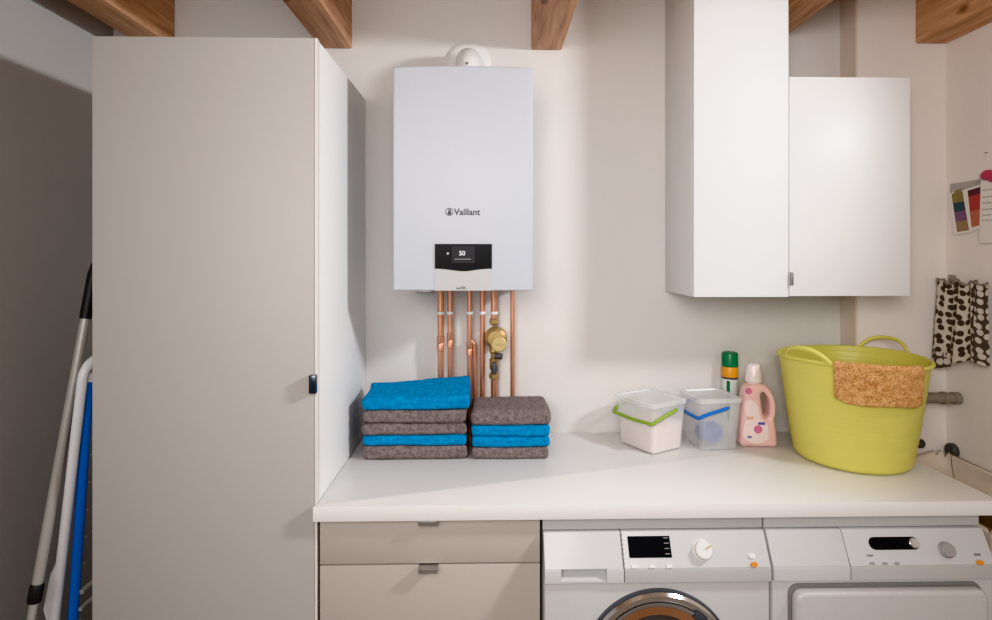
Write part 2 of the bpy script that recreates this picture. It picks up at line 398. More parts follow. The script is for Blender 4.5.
# ------------------------------------------------------------------ washing machine and dryer
P0, P1 = Vector((0, 1.522, 0.822)), Vector((0, 1.480, 0.745))
PN = Vector((0, -(P0.z-P1.z), -(P1.y-P0.y)*-1)).normalized()
PN = Vector((0, -0.077, 0.042)).normalized()
def pp(x, t, o=0.0):
    v = P0.lerp(P1, t) + PN*o; return Vector((x, v.y, v.z))
def plate(mb, x0, x1, t0, t1, th=0.001, skew=0.0):
    return mb.quad(pp(x0+skew, t1), pp(x1+skew, t1), pp(x1, t0), pp(x0, t0), th)
def disc(mb, x, t, prof, n=32):
    return mb.lathe(prof, pp(x, t), PN, n)
def oval(mb, x, t, rx, rt, th=0.002, n=20):
    b = bmesh.new(); up = (P0-P1).normalized()
    lo = []; hi = []
    for k in range(n):
        a = 2*PI*k/n; q = pp(x, t) + Vector((math.cos(a)*rx, 0, 0)) + up*math.sin(a)*rt
        lo.append(b.verts.new(q)); hi.append(b.verts.new(q + PN*th))
    b.faces.new(hi)
    for k in range(n): b.faces.new((lo[k], lo[(k+1) % n], hi[(k+1) % n], hi[k]))
    bmesh.ops.recalc_face_normals(b, faces=b.faces[:]); return mb._merge(b)
def pill(mb, x0, x1, t, rt, th=0.001):
    b = bmesh.new(); up = (P0-P1).normalized(); pts = arc((x1-rt, 0), rt, -90, 90, 10) + arc((x0+rt, 0), rt, 90, 270, 10)
    lo = [b.verts.new(pp(p[0], t) + up*p[1]) for p in pts]; hi = [b.verts.new(pp(p[0], t) + up*p[1] + PN*th) for p in pts]
    b.faces.new(hi); n = len(pts)
    for k in range(n): b.faces.new((lo[k], lo[(k+1) % n], hi[(k+1) % n], hi[k]))
    bmesh.ops.recalc_face_normals(b, faces=b.faces[:]); return mb._merge(b)

def appliance_shell(root, x0, x1, xs, div_mat):
    MB().box(x0, x1, 1.56, 2.11, 0.02, 0.852, 0.004).build('body', 'appl', root)
    MB().prism([(1.533, 0.8245), (1.533, 0.852), (1.5595, 0.852), (1.5595, 0.8245)], 'x', x0, x1, 0.001).build('lid_strip', 'appl_strip', root)
    # sloping control panel in two pieces with the thin gap between
    prof = [(P0.y, P0.z), (P1.y, P1.z), (1.5590, P1.z), (1.5590, P0.z)]
    a = MB().prism(prof, 'x', x0+0.001, xs-0.0012, 0.002)
    b = MB().prism(prof, 'x', xs+0.0012, x1-0.001, 0.002)
    low = [(1.4800, 0.7445), (1.4775, 0.7385), (1.4775, 0.7085), (1.559, 0.7085), (1.559, 0.7445)]
    MB().box(x0+0.002, x1-0.002, 1.5592, 1.57, 0.70, 0.83).build('seam', 'dark', root)
    MB().box(x0+0.0015, x1-0.0015, 1.488, 1.5594, 0.02, 0.7065, 0.004).build('front_panel', 'appl', root)
    return a, b, low

# washing machine
wx0, wx1, wxs = 0.143, 0.745, 0.353
t = thing('washing_machine', 'white front loading washing machine with a round chrome ringed porthole door', 'washing machine', (0.444, 1.8, 0))
a, b, low = appliance_shell(t, wx0, wx1, wxs, 'dark')
# detergent drawer with a recessed grip
dd = MB()
dd._merge(a.bm)
rx0, rx1 = 0.187, 0.307
dd.prism(low, 'x', wx0+0.001, rx0).prism(low, 'x', rx1, wxs-0.0012)
dd.prism([(1.505, 0.7445), (1.505, 0.7085), (1.559, 0.7085), (1.559, 0.7445)], 'x', rx0, rx1)
dd.prism([(1.479, 0.7085), (1.479, 0.7135), (1.505, 0.7260), (1.505, 0.7085)], 'x', rx0, rx1)
dr = dd.build('detergent_drawer', 'appl_panel', t)
pa = MB(); pa._merge(b.bm); pan = pa.build('control_panel', 'appl_panel', t)
MB().prism(low, 'x', wxs+0.0012, wx1-0.001, 0.0015).build('lower_strip', 'appl_strip', t)
mk = MB()
for k in range(7): plate(mk, wxs-0.003, wxs+0.003, 0.06+k*0.13, 0.12+k*0.13, 0.0008)
mk.build('gap_mark', 'grey_mark', pan)
dsp = plate(MB(), 0.370, 0.4835, 0.13, 0.72, 0.0012).build('display', 'black', pan)
ds = MB()
for k in range(4): plate(ds, 0.4665, 0.4795, 0.17+k*0.145, 0.20+k*0.145, 0.0016)
ds.build('display_symbols', 'grey_mark', dsp)
for x in (0.381, 0.4275, 0.473):
    MB().box(-0.008, 0.008, -0.004, 0.004, -0.0045, 0.0045, 0.0018).jitter(lambda v, x=x: pp(x, 0.95) + Vector((v.x, 0, 0)) + (P0-P1).normalized()*v.z - PN*v.y).build('button', 'plastic_white', pan)
kb = disc(MB(), 0.567, 0.53, [(0.0265, 0), (0.0265, 0.004), (0.0235, 0.006), (0.0225, 0.018), (0.020, 0.020), (0, 0.0205)]).build('knob', 'plastic_white', pan)
kq = MB(); e1 = Vector((0.018, 0, 0)) + (P0-P1).normalized()*0.010; base = pp(0.567, 0.53, 0.0207)
e2 = PN.cross(e1).normalized()*0.0016
kq.quad(base+e1*0.15-e2, base+e1-e2, base+e1+e2, base+e1*0.15+e2, 0.001); kq.build('pointer', 'gold', kb)
oval(MB(), 0.698, 0.70, 0.0095, 0.006, 0.004).build('button', 'plastic_white', pan)
tag(oval(MB(), 0.699, 0.93, 0.0095, 0.006, 0.004).build('button', 'orange', pan), 'orange power button')
# porthole door
cx, cz, fy = 0.4445, 0.488, 1.4878
dring = MB().lathe([(0.197, 0), (0.201, 0), (0.201, 0.010), (0.1995, 0.013), (0.197, 0.013)], (cx, fy, cz), (0, -1, 0), 96, True).build('door', 'ringdark', t)
MB().lathe([(0.158, 0.0), (0.1968, 0.0), (0.1968, 0.012), (0.190, 0.020), (0.178, 0.018), (0.158, 0.004)], (cx, fy, cz), (0, -1, 0), 96, True).build('door_ring', 'chrome', dring)
MB().lathe([(0.171, 0.0172), (0.171, 0.0185), (0.152, 0.006), (0.152, 0.003)], (cx, fy, cz), (0, -1, 0), 96, True).build('inner_ring', 'ringgrey', dring)
MB().lathe([(0.157, 0.0095), (0.157, 0.0115), (0.132, 0.004), (0.132, 0.001)], (cx, fy, cz), (0, -1, 0), 96, True).build('rim_reflection', 'ringreflection', dring)  # ring standing in for the brown reflection inside the chrome
MB().lathe([(0.1325, 0.0005), (0.1325, 0.003), (0.11, 0.012), (0.06, 0.018), (0, 0.02)], (cx, fy, cz), (0, -1, 0), 64).build('door_glass', 'porthole', dring)
MB().box(cx+0.088, cx+0.125, fy-0.024, fy-0.008, cz+0.120, cz+0.140, 0.003, rot=Matrix.Rotation(math.radians(38), 3, 'Y')).build('door_latch', 'ringdark', dring)

# tumble dryer
dx0, dx1, dxs = 0.7495, 1.3505, 0.957
t = thing('tumble_dryer', 'white tumble dryer with a square flat door beneath the right of the worktop', 'tumble dryer', (1.05, 1.8, 0))
a, b, low = appliance_shell(t, dx0, dx1, dxs, 'dark')
bp_ = MB(); bp_._merge(a.bm); bp_.prism(low, 'x', dx0+0.001, dxs-0.0012, 0.0015); bp_.build('blank_panel', 'appl_panel', t)
pa = MB(); pa._merge(b.bm); pan = pa.build('control_panel', 'appl_panel', t)
MB().prism(low, 'x', dxs+0.0012, dx1-0.001, 0.0015).build('lower_strip', 'appl_strip', t)
dsp = pill(MB(), 1.023, 1.160, 0.40, 0.0155, 0.0015).build('display', 'black', pan)
disc(MB(), 1.1445, 0.40, [(0.0135, 0), (0.0135, 0.005), (0.011, 0.007), (0, 0.0075)]).build('display_button', 'chrome', dsp)
for x, tt in ((1.016, 0.94), (1.051, 0.945), (1.083, 0.95)):
    oval(MB(), x, tt, 0.0075, 0.0035, 0.0015).build('button', 'knobgrey', pan)
plate(MB(), 1.009, 1.025, 0.70, 0.75, 0.0006).build('panel_mark', 'grey_mark', pan)
plate(MB(), 1.300, 1.318, 0.70, 0.765, 0.0006).build('panel_mark', 'grey_mark', pan)
disc(MB(), 1.227, 0.60, [(0.0205, 0), (0.0205, 0.003), (0.0185, 0.005), (0.0178, 0.014), (0.016, 0.016), (0, 0.0165)]).build('knob', 'knobgrey', pan)
tag(oval(MB(), 1.307, 0.95, 0.010, 0.006, 0.004).build('button', 'orange', pan), 'orange power button')
MB().prism(rrect(0.792, 1.314, 0.12, 0.697, 0.026), 'y', 1.484, 1.4885, 0.001).build('door_groove_shade', 'grey_mark', t)  # grey plate painting the shadow line around the raised door
MB().prism(rrect(0.798, 1.308, 0.125, 0.690, 0.024), 'y', 1.452, 1.4838, 0.010, 4).build('door', 'appl', t)

# ------------------------------------------------------------------ boiler
bx0, bx1 = -0.306, 0.137
t = thing('gas_boiler', 'white wall hung gas boiler with a black display panel', 'boiler', (-0.085, 1.96, 1.458))
MB().box(bx0+0.003, bx1-0.003, 1.812, 2.128, 1.462, 2.166, 0.008).build('casing', 'boiler', t)
fp = [(bx0, 1.458)] + [(bx1, 1.458)] + [(bx1 - (bx1-bx0)*i/12, 2.166 + 0.005*(1-(2*i/12-1)**2)) for i in range(13)]
cov = MB().prism(fp, 'y', 1.790, 1.8118, 0.006, 3).build('front_cover', 'boiler', t)
px0, px1 = -0.174, 0.006
MB().box(px0, px1, 1.7885, 1.7899, 1.4585, 1.5400, 0.0).build('lower_flap', 'silver', cov)
cur = [(px0 + (px1-px0)*i/16, 1.5285 - 0.0085*math.exp(-((i-8)/4.2)**2)) for i in range(17)]
pn = MB().prism(cur + [(px1, 1.606), (px0, 1.606)], 'y', 1.7868, 1.7898).build('display_panel', 'black', cov)
sc = MB().box(-0.121, -0.048, 1.7862, 1.7867, 1.546, 1.599, 0).build('screen', 'screen', pn)
def front_text(txt, x, y, z, size, m, parent, width=None, bold=0.0, name='lettering'):
    b = text_mesh(txt, size, 0.0003, bold, width)
    b.jitter(lambda v: Vector((v.x + x, y - v.z, v.y + z)))
    return b.build(name, m, parent, smooth=False)
front_text('50', -0.088, 1.7858, 1.576, 0.020, 'glyph', sc, bold=0.0003)
front_text('--------', -0.086, 1.7858, 1.559, 0.012, 'glyph', sc, width=0.05)
MB().lathe([(0.003, 0), (0.003, 0.0006), (0, 0.0007)], (-0.133, 1.7866, 1.576), (0, -1, 0), 16).build('touch_key', 'glyph', pn)
front_text('ecoTEC', -0.091, 1.7882, 1.4665, 0.0115, 'ink', cov, width=0.030, bold=0.0002)
front_text('Vaillant', -0.0725, 1.7897, 1.7065, 0.0285, 'ink', cov, width=0.083, bold=0.0005, name='brand_lettering')
em = MB().lathe([(0.0105, 0), (0.0125, 0), (0.0125, 0.0006), (0.0105, 0.0006)], (-0.1285, 1.7899, 1.7075), (0, -1, 0), 32, True)
em.prism([(-0.1335, 1.6985), (-0.1235, 1.6985), (-0.122, 1.704), (-0.1245, 1.709), (-0.123, 1.7165), (-0.1255, 1.7172), (-0.1275, 1.710),
          (-0.1292, 1.7172), (-0.1318, 1.7165), (-0.131, 1.709), (-0.1348, 1.7045)], 'y', 1.7893, 1.7899)
em.build('emblem', 'ink', cov, smooth=False)
MB().box(-0.240, -0.185, 1.83, 1.90, 1.446, 1.4615, 0.004).tube([(-0.222, 1.845, 1.449), (-0.185, 1.842, 1.449)], 0.006).build('drain_spout', 'steel', t)

# flue on top of the boiler
t = thing('flue_pipe', 'white flue elbow rising from the boiler top into the wall', 'flue pipe', (-0.076, 1.97, 2.171))
fx = -0.077
pth = [(fx, 1.97, 2.171), (fx, 1.97, 2.195)] + [(fx, 2.045 - 0.075*math.cos(math.radians(a)), 2.195 + 0.075*math.sin(math.radians(a))) for a in range(15, 91, 15)] + [(fx, 2.129, 2.275)]
MB().tube(pth, 0.0435, 28).build('elbow', 'plastic_white', t)
MB().lathe([(0.044, 0), (0.083, 0), (0.083, 0.006), (0.076, 0.012), (0.050, 0.016), (0.044, 0.016)], (fx-0.003, 2.1295, 2.290), (0, -1, 0), 48, True).build('wall_collar', 'plastic_white', t)
MB().lathe([(0.0436, 0), (0.0485, 0.0), (0.0485, 0.012), (0.0436, 0.012)], (fx, 1.97, 2.1715), (0, 0, 1), 40, True).build('seal_ring', 'plastic_white', t)
MB().lathe([(0.0045, 0), (0.0045, 0.002), (0, 0.0025)], (fx-0.002, 1.9285, 2.225), (0, -1, 0.35), 14).build('screw', 'steel', t)

# copper pipes: x, radius, words, coupling height
pipes = [(-0.1818, 0.0115, 'leftmost copper pipe under the boiler, thick with a low coupling', 1.2465),
         (-0.1469, 0.0094, 'second copper pipe from the left under the boiler', 1.2568),
         (-0.0750, 0.0090, 'third copper pipe from the left under the boiler, doubled below its tee', 1.226),
         (-0.0277, 0.0090, 'copper pipe just left of the brass gas regulator', None),
         (0.0144, 0.0111, 'copper pipe with the brass gas regulator fitted on it', None),
         (0.0832, 0.0082, 'plain rightmost copper pipe without a white ring', None)]
for i, (x, r, lab, cz_) in enumerate(pipes):
    t = thing('copper_pipe', lab, 'pipe', (x, 2.085, 0.9), 0, 'copper pipes below the boiler')
    if i == 4:
        MB().tube([(x, 2.085, 1.461), (x, 2.085, 1.330)], r, 18).build('pipe', 'copper', t)
        MB().tube([(x, 2.085, 1.115), (x, 2.085, 0.9005)], r, 18).build('pipe', 'copper', t)
    else:
        MB().tube([(x, 2.085, 1.461), (x, 2.085, 0.9005)], r, 18).build('pipe', 'copper', t)
    if i < 5:
        MB().lathe([(r, -0.005), (r+0.004, -0.005), (r+0.004, 0.005), (r, 0.005)], (x, 2.085, 1.3585), (0, 0, 1), 20, True).build('joint_ring', 'plastic_white', t)
    if cz_:
        MB().lathe([(r, -0.028), (r+0.0026, -0.026), (r+0.0026, -0.004), (r+0.0012, 0.0), (r+0.0026, 0.004), (r+0.0026, 0.026), (r, 0.028)], (x, 2.085, cz_), (0, 0, 1), 20).build('coupling', 'copper', t)
    if i == 2:
        MB().tube([(x, 2.085, 1.2537), (x+0.010, 2.085, 1.2537), (x+0.017, 2.085, 1.2434), (x+0.019, 2.085, 1.226), (x+0.019, 2.085, 0.9005)], 0.0075, 16).build('branch', 'copper', t)

# gas regulator
t = thing('gas_regulator', 'round brass gas regulator with a dark valve on a copper pipe', 'regulator', (0.0144, 2.085, 1.10))
rx = 0.0144
bd = MB()
bd.lathe([(0, 0.044), (0.011, 0.044), (0.0165, 0.040), (0.0165, 0.024), (0.011, 0.020), (0, 0.020)], (rx, 2.085, 1.2948), (0, 0, 1), 8)
bd.lathe([(0, 0.03), (0.028, 0.03), (0.038, 0.022), (0.041, 0.010), (0.041, -0.010), (0.036, -0.020), (0, -0.024)], (rx+0.007, 2.075, 1.2681), (0, -1, 0), 40)
bd.build('body', 'brass', t)
MB().lathe([(0, 0.012), (0.024, 0.012), (0.028, 0.009), (0.028, 0.0), (0, 0.0)], (rx+0.017, 2.0445, 1.2496), (0, -1, 0), 32).build('dial_cap', 'brasslabel', t)
lt = MB()
for k in range(4): lt.box(rx+0.005+k*0.007, rx+0.0095+k*0.007, 2.0318, 2.0326, 1.2465, 1.2527)
lt.build('cap_marks', 'brass', t)
MB().lathe([(0, 0.022), (0.013, 0.022), (0.017, 0.016), (0.017, 0.002), (0.012, -0.004), (0.011, -0.020), (0.016, -0.024), (0.016, -0.06), (0.011, -0.064), (0.011, -0.075), (0.0175, -0.078), (0.0175, -0.094), (0, -0.095)], (rx, 2.085, 1.2126), (0, 0, 1), 12).build('valve_body', 'brass', t)
MB().tube([(rx+0.004, 2.060, 1.2044), (rx+0.030, 2.055, 1.2024)], [0.012, 0.011], 14).build('test_nipple', 'valve', t)
MB().box(rx-0.008, rx+0.010, 2.047, 2.071, 1.1387, 1.1818, 0.004).lathe([(0, 0.016), (0.012, 0.016), (0.014, 0.010), (0.014, 0)], (rx+0.001, 2.069, 1.1572), (0, -1, 0), 18).build('lever', 'valve', t)

# ------------------------------------------------------------------ wall cabinets
t = thing('tall_wall_cabinet', 'taller glossy white wall cabinet with shaded left side reaching the ceiling beams', 'cabinet', (0.82, 1.98, 1.434), 0, 'white wall cabinets')
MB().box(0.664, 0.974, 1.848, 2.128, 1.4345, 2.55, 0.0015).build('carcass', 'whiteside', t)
MB().box(0.6645, 0.976, 1.827, 1.8465, 1.434, 2.55, 0.0015).build('door', 'whitesatin', t)
t = thing('short_wall_cabinet', 'shorter glossy white wall cabinet above the lime tub, with a small handle', 'cabinet', (1.17, 1.98, 1.4345), 0, 'white wall cabinets')
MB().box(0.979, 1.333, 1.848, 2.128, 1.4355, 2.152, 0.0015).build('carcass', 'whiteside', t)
d = MB().box(0.979, 1.380, 1.827, 1.8465, 1.4365, 2.154, 0.0015).build('door', 'white', t)
MB().box(0.9800, 0.9865, 1.815, 1.829, 1.473, 1.516, 0.0008).build('handle', 'steel', d)

# ------------------------------------------------------------------ towels
def towel_mesh(w, dpt, h, seed, bulge=None, amp=0.0035, rx=None):
    nx, ny, nz = 44, 30, 8
    b = bmesh.new(); V = {}
    r = h*0.36
    def shape(u, v, s):
        # rounded slab from the unit cube
        p = Vector((u*w/2, v*dpt/2, s*h/2)); q = Vector((max(-w/2+r, min(w/2-r, p.x)), max(-dpt/2+r, min(dpt/2-r, p.y)), max(-h/2+r*0.98, min(h/2-r*0.98, p.z))))
        dd = p-q
        if dd.length > 1e-6: p = q + dd.normalized()*min(dd.length, r) if dd.length > r else p
        return p
    def add(i, j, k):
        if (i, j, k) in V: return V[(i, j, k)]
        p = shape(2*i/nx-1, 2*j/ny-1, 2*k/nz-1)
        n1 = noise.noise(Vector((p.x*14+seed*3.1, p.y*14, p.z*20))); n2 = noise.noise(Vector((p.x*60+seed, p.y*60, p.z*90)))
        side = abs(p.x) > w/2*0.8 or abs(p.y) > dpt/2*0.8
        p.z += (amp*0.5*n1 + amp*0.25*n2)*(k/nz)
        if side: p.x += amp*n1; p.y += amp*1.2*n1 + amp*0.5*n2
        # the edge of the fold: a shallow groove around the open sides
        if bulge: p = bulge(p, (2*k/nz-1))
        p.z += h/2
        V[(i, j, k)] = b.verts.new(p); return V[(i, j, k)]
    for i in range(nx):
        for j in range(ny):
            b.faces.new((add(i, j, nz), add(i+1, j, nz), add(i+1, j+1, nz), add(i, j+1, nz)))
            b.faces.new((add(i, j, 0), add(i, j+1, 0), add(i+1, j+1, 0), add(i+1, j, 0)))
    for i in range(nx):
        for k in range(nz):
            b.faces.new((add(i, 0, k), add(i+1, 0, k), add(i+1, 0, k+1), add(i, 0, k+1)))
            b.faces.new((add(i, ny, k), add(i, ny, k+1), add(i+1, ny, k+1), add(i+1, ny, k)))
    for j in range(ny):
        for k in range(nz):
            b.faces.new((add(0, j, k), add(0, j, k+1), add(0, j+1, k+1), add(0, j+1, k)))
            b.faces.new((add(nx, j, k), add(nx, j+1, k), add(nx, j+1, k+1), add(nx, j, k+1)))
    bmesh.ops.recalc_face_normals(b, faces=b.faces[:])
    mb = MB(); mb._merge(b); return mb
def top_blue(p, s):
    up = (s+1)/2
    p = p.copy()
    fx_, fy_ = p.x/0.17, p.y/0.12
    bk_ = max(0, min(1, (fy_+1)/2)); lift = (0.012 + 0.026*max(0, min(1, (fx_+0.7)/1.7))**1.3)*bk_
    p.z += lift*(0.35+0.65*up)
    p.x += -0.012*up*max(0, fy_)*(1 if fx_ < 0 else 0.2)
    return p
def sag(p, s):
    return p
lt_ = [('grey_t', 0.344, 0.206, 0.0450, 'grey folded towel at the bottom of the left stack', -0.2485),
       ('blue_t', 0.340, 0.204, 0.0330, 'blue folded towel second from the bottom of the left stack', -0.2480),
       ('grey_t', 0.344, 0.206, 0.0405, 'grey folded towel in the middle of the left stack', -0.2485),
       ('grey_t', 0.338, 0.206, 0.0430, 'grey folded towel directly under the top blue one of the left stack', -0.2465),
       ('blue_t', 0.352, 0.208, 0.0400, 'thick blue towel on top of the left stack, one corner raised', -0.2440)]
z = 0.9005
for k, (m, w, dp, h_, lab, x) in enumerate(lt_):
    o = towel_mesh(w, dp, h_, k+1, top_blue if k == 4 else sag).build('folded_towel', m, angle=180)
    o.location = (x, 1.852 + dp/2 + (0.002*((k*7) % 3)), z); o.rotation_euler.z = math.radians((0.5, -0.6, 0.8, -0.8, 0.5)[k])
    tag(o, lab, 'towel', 'folded towels in the left stack'); z += h_
rt_ = [('grey_t', 0.252, 0.206, 0.0370, 'grey folded towel at the bottom of the right stack', 0.0665),
       ('blue_t', 0.258, 0.204, 0.0360, 'lower of the two blue towels in the right stack', 0.0670),
       ('blue_t', 0.258, 0.206, 0.0370, 'upper of the two blue towels in the right stack', 0.0685),
       ('grey_t', 0.264, 0.206, 0.0500, 'thick grey folded towel on top of the right stack', 0.0685)]
z = 0.9005
for k, (m, w, dp, h_, lab, x) in enumerate(rt_):
    o = towel_mesh(w, dp, h_, k+11, sag).build('folded_towel', m, angle=180)
    o.location = (x, 1.850 + dp/2 + (0.002*((k*5) % 3)), z); o.rotation_euler.z = math.radians((-0.4, 0.6, -0.5, 1.0)[k])
    tag(o, lab, 'towel', 'folded towels in the right stack'); z += h_

# ------------------------------------------------------------------ storage boxes (local frames, turned)
def tray_section(w, d, r, n=6): return rrect(-w/2, w/2, -d/2, d/2, r, n)
def loft(mb, secs, cap0=True, cap1=False, flip=False):
    b = bmesh.new(); R = [[b.verts.new((p[0], p[1], z)) for p in s] for s, z in secs]; n = len(R[0])
    for i in range(len(R)-1):
        for k in range(n): b.faces.new((R[i][k], R[i][(k+1) % n], R[i+1][(k+1) % n], R[i+1][k]))
    if cap0: b.faces.new(R[0][::-1])
    if cap1: b.faces.new(R[-1])
    bmesh.ops.recalc_face_normals(b, faces=b.faces[:]); return mb._merge(b)
def storage_box(label, loc, rz, hmat, w0, d0, w1, d1, h):
    t = thing('storage_box', label, 'box', loc, rz, 'clear plastic boxes with bail handles')
    mb = MB()
    e = 0.002
    loft(mb, [(tray_section(w0-2*e, d0-2*e, 0.014), e), (tray_section(w0, d0, 0.016), 0.004), (tray_section(w1, d1, 0.02), h-0.012)], True, False)
    mb.build('tub', 'frost', t, local=True)
    lid = MB()
    loft(lid, [(tray_section(w1+0.004, d1+0.004, 0.022), h-0.014), (tray_section(w1+0.010, d1+0.010, 0.024), h-0.013), (tray_section(w1+0.010, d1+0.010, 0.024), h-0.002), (tray_section(w1+0.004, d1+0.004, 0.022), h),
               (tray_section(w1-0.016, d1-0.016, 0.016), h), (tray_section(w1-0.022, d1-0.022, 0.014), h-0.005)], False, True)
    lid.build('lid', 'frost_lid', t, local=True)
    # bail: pivots on the two x sides, grip hangs in front of the -y side
    x = w1/2+0.006; yf = -d1/2-0.006; pz = h-0.028; gz = h-0.064
    path = [(-x, 0.020, pz), (-x, 0.012, pz-0.004), (-x, yf+0.022, gz+0.012), (-x+0.004, yf+0.006, gz+0.003), (-x+0.014, yf, gz), (-x+0.04, yf, gz-0.001), (0, yf-0.001, gz-0.003),
            (x-0.04, yf, gz-0.001), (x-0.014, yf, gz), (x-0.004, yf+0.006, gz+0.003), (x, yf+0.022, gz+0.012), (x, 0.012, pz-0.004), (x, 0.020, pz)]
    # smooth the path
    pts = [Vector(p) for p in path]; out = []
    for i in range(len(pts)-1):
        p0, p1, p2, p3 = pts[max(i-1, 0)], pts[i], pts[i+1], pts[min(i+2, len(pts)-1)]
        for q in range(4):
            s = q/4
            out.append(0.5*((2*p1)+(p2-p0)*s+(2*p0-5*p1+4*p2-p3)*s*s+(3*p1-p0-3*p2+p3)*s**3))
    out.append(pts[-1])
    MB().tube(out, 0.0060, 12).build('handle', hmat, t, local=True)
    return t
def grip_side(rz): return rz
# box A: grip on the face that looks left (its local -y is turned to face front-left)
rzA = math.radians(30-90)
storage_box('clear plastic box with green handle, holding pale pink washing powder', (0.567, 1.988, 0.9005), rzA, 'green_h', 0.164, 0.144, 0.186, 0.166, 0.172)
pw = MB()
loft(pw, [(tray_section(0.158, 0.138, 0.013), 0.0035), (tray_section(0.165, 0.145, 0.015), 0.06), (tray_section(0.169, 0.149, 0.015), 0.092), (tray_section(0.12, 0.10, 0.03), 0.098)], True, True)
o = pw.build('washing_powder', 'powder'); o.location = (0.567, 1.988, 0.9005); o.rotation_euler.z = rzA
tag(o, 'pale pink washing powder filling the lower half of the green handled box', 'washing powder', kind='stuff')
rzB = math.radians(6-90)
storage_box('clear plastic box with blue handle and a blue scoop inside', (0.783, 1.995, 0.9005), rzB, 'blue_h', 0.136, 0.130, 0.160, 0.154, 0.178)
sc_ = MB().lathe([(0, 0.0), (0.030, 0.0), (0.034, 0.006), (0.036, 0.060), (0.0375, 0.062), (0.0345, 0.062), (0.032, 0.008), (0, 0.006)], (0, 0, 0), (0.25, -1, 0.25), 36)
sc_.jitter(lambda v: v + Vector((0.764, 2.014, 0.9400)))
tb = thing('measuring_scoop', 'round blue plastic scoop lying inside the blue handled box', 'scoop', (0.765, 1.98, 0.903))
sc_.build('cup', 'scoop', tb)
MB().box(0.742, 0.759, 1.995, 2.040, 0.926, 0.932, 0.002, rot=Matrix.Rotation(0.3, 3, 'X')).build('grip', 'scoop', tb)

# ------------------------------------------------------------------ spray can
cxn, cyn = 0.8985, 2.0985
t = thing('spray_can', 'slim spray can with green cap and orange band by the wall', 'spray can', (cxn, cyn, 0.9))
bo = MB().lathe([(0, 0.0005), (0.027, 0.0005), (0.029, 0.004), (0.029, 0.206), (0.0275, 0.210), (0, 0.211)], (cxn, cyn, 0.9), n=36).build('body', 'can_white', t)
MB().prism([(0.0292*math.sin(a), -0.0292*math.cos(a)) for a in [-0.80+0.06*i for i in range(8)]] + [(0.027*math.sin(a), -0.027*math.cos(a)) for a in [-0.38-0.06*i for i in range(8)]], 'z', 0.06, 0.206).jitter(lambda v: v + Vector((cxn, cyn, 0.9))).build('label_stripe', 'can_green', bo)
MB().lathe([(0.0270, 0.2105), (0.0292, 0.2105), (0.0292, 0.217), (0.0270, 0.217)], (cxn, cyn, 0.9), n=36, closed=True).build('seam_ring', 'ringdark', t)
MB().lathe([(0, 0.2175), (0.0298, 0.2175), (0.0298, 0.253), (0.0288, 0.255), (0, 0.255)], (cxn, cyn, 0.9), n=36).build('band', 'can_orange', t)
MB().lathe([(0, 0.2555), (0.0288, 0.2555), (0.0284, 0.303), (0.0265, 0.307), (0.020, 0.309), (0, 0.3095)], (cxn, cyn, 0.9), n=36).build('cap', 'can_green', t)

# ------------------------------------------------------------------ detergent bottle
bcx, bcy = 0.942, 1.982
t = thing('detergent_bottle', 'pink liquid detergent bottle with pearly cap and loop handle', 'bottle', (bcx, bcy, 0.9), math.radians(-4))
outer = [(-0.060, 0.004), (-0.063, 0.03), (-0.060, 0.09), (-0.055, 0.14), (-0.050, 0.18), (-0.040, 0.207), (-0.024, 0.2195), (-0.002, 0.222), (0.018, 0.219), (0.036, 0.206), (0.050, 0.18), (0.056, 0.145), (0.055, 0.105),
         (0.060, 0.06), (0.063, 0.03), (0.060, 0.004), (0.03, 0.0005), (-0.03, 0.0005)]
hole = [(0.012, 0.190), (0.026, 0.182), (0.036, 0.160), (0.038, 0.130), (0.032, 0.106), (0.022, 0.104), (0.014, 0.125), (0.009, 0.16)]
curve_solid([outer, hole], 0.018, 0.014).build('body', 'pink', t, local=True)
MB().lathe([(0, 0.214), (0.021, 0.214), (0.0235, 0.224), (0.0295, 0.226), (0.0265, 0.272), (0.022, 0.284), (0.012, 0.288), (0, 0.2885)], (-0.008, 0, 0), n=36).build('cap', 'cap', t, local=True)
yfr = -0.0325
lb = curve_solid([[(-0.050, 0.03), (-0.047, 0.10), (-0.040, 0.165), (-0.010, 0.15), (0.004, 0.10), (0.022, 0.085), (0.030, 0.06), (0.026, 0.028)]], 0.0004, 0.0001)
lb.jitter(lambda v: v + Vector((0, yfr, 0))); lb.build('front_label', 'label_pale', t, local=True)
MB().lathe([(0, 0.001), (0.0115, 0.001), (0.0115, 0), (0, 0)], (-0.038, yfr, 0.197), (0, -1, 0), 24).build('round_sticker', 'label_pink', t, local=True)
MB().lathe([(0, 0.001), (0.0145, 0.001), (0.0145, 0), (0, 0)], (-0.006, yfr-0.0005, 0.064), (0, -1, 0), 24).build('flower_print', 'label_pink', t, local=True)
MB().box(-0.006, 0.018, yfr-0.0015, yfr-0.0004, 0.080, 0.089).build('brand_print', 'label_blue', t, local=True)
MB().box(-0.042, -0.028, yfr-0.0015, yfr-0.0004, 0.034, 0.040).build('small_print', 'label_blue', t, local=True)
MB().box(-0.046, -0.022, yfr-0.0012, yfr-0.0004, 0.098, 0.108).build('gold_print', 'label_gold', t, local=True)

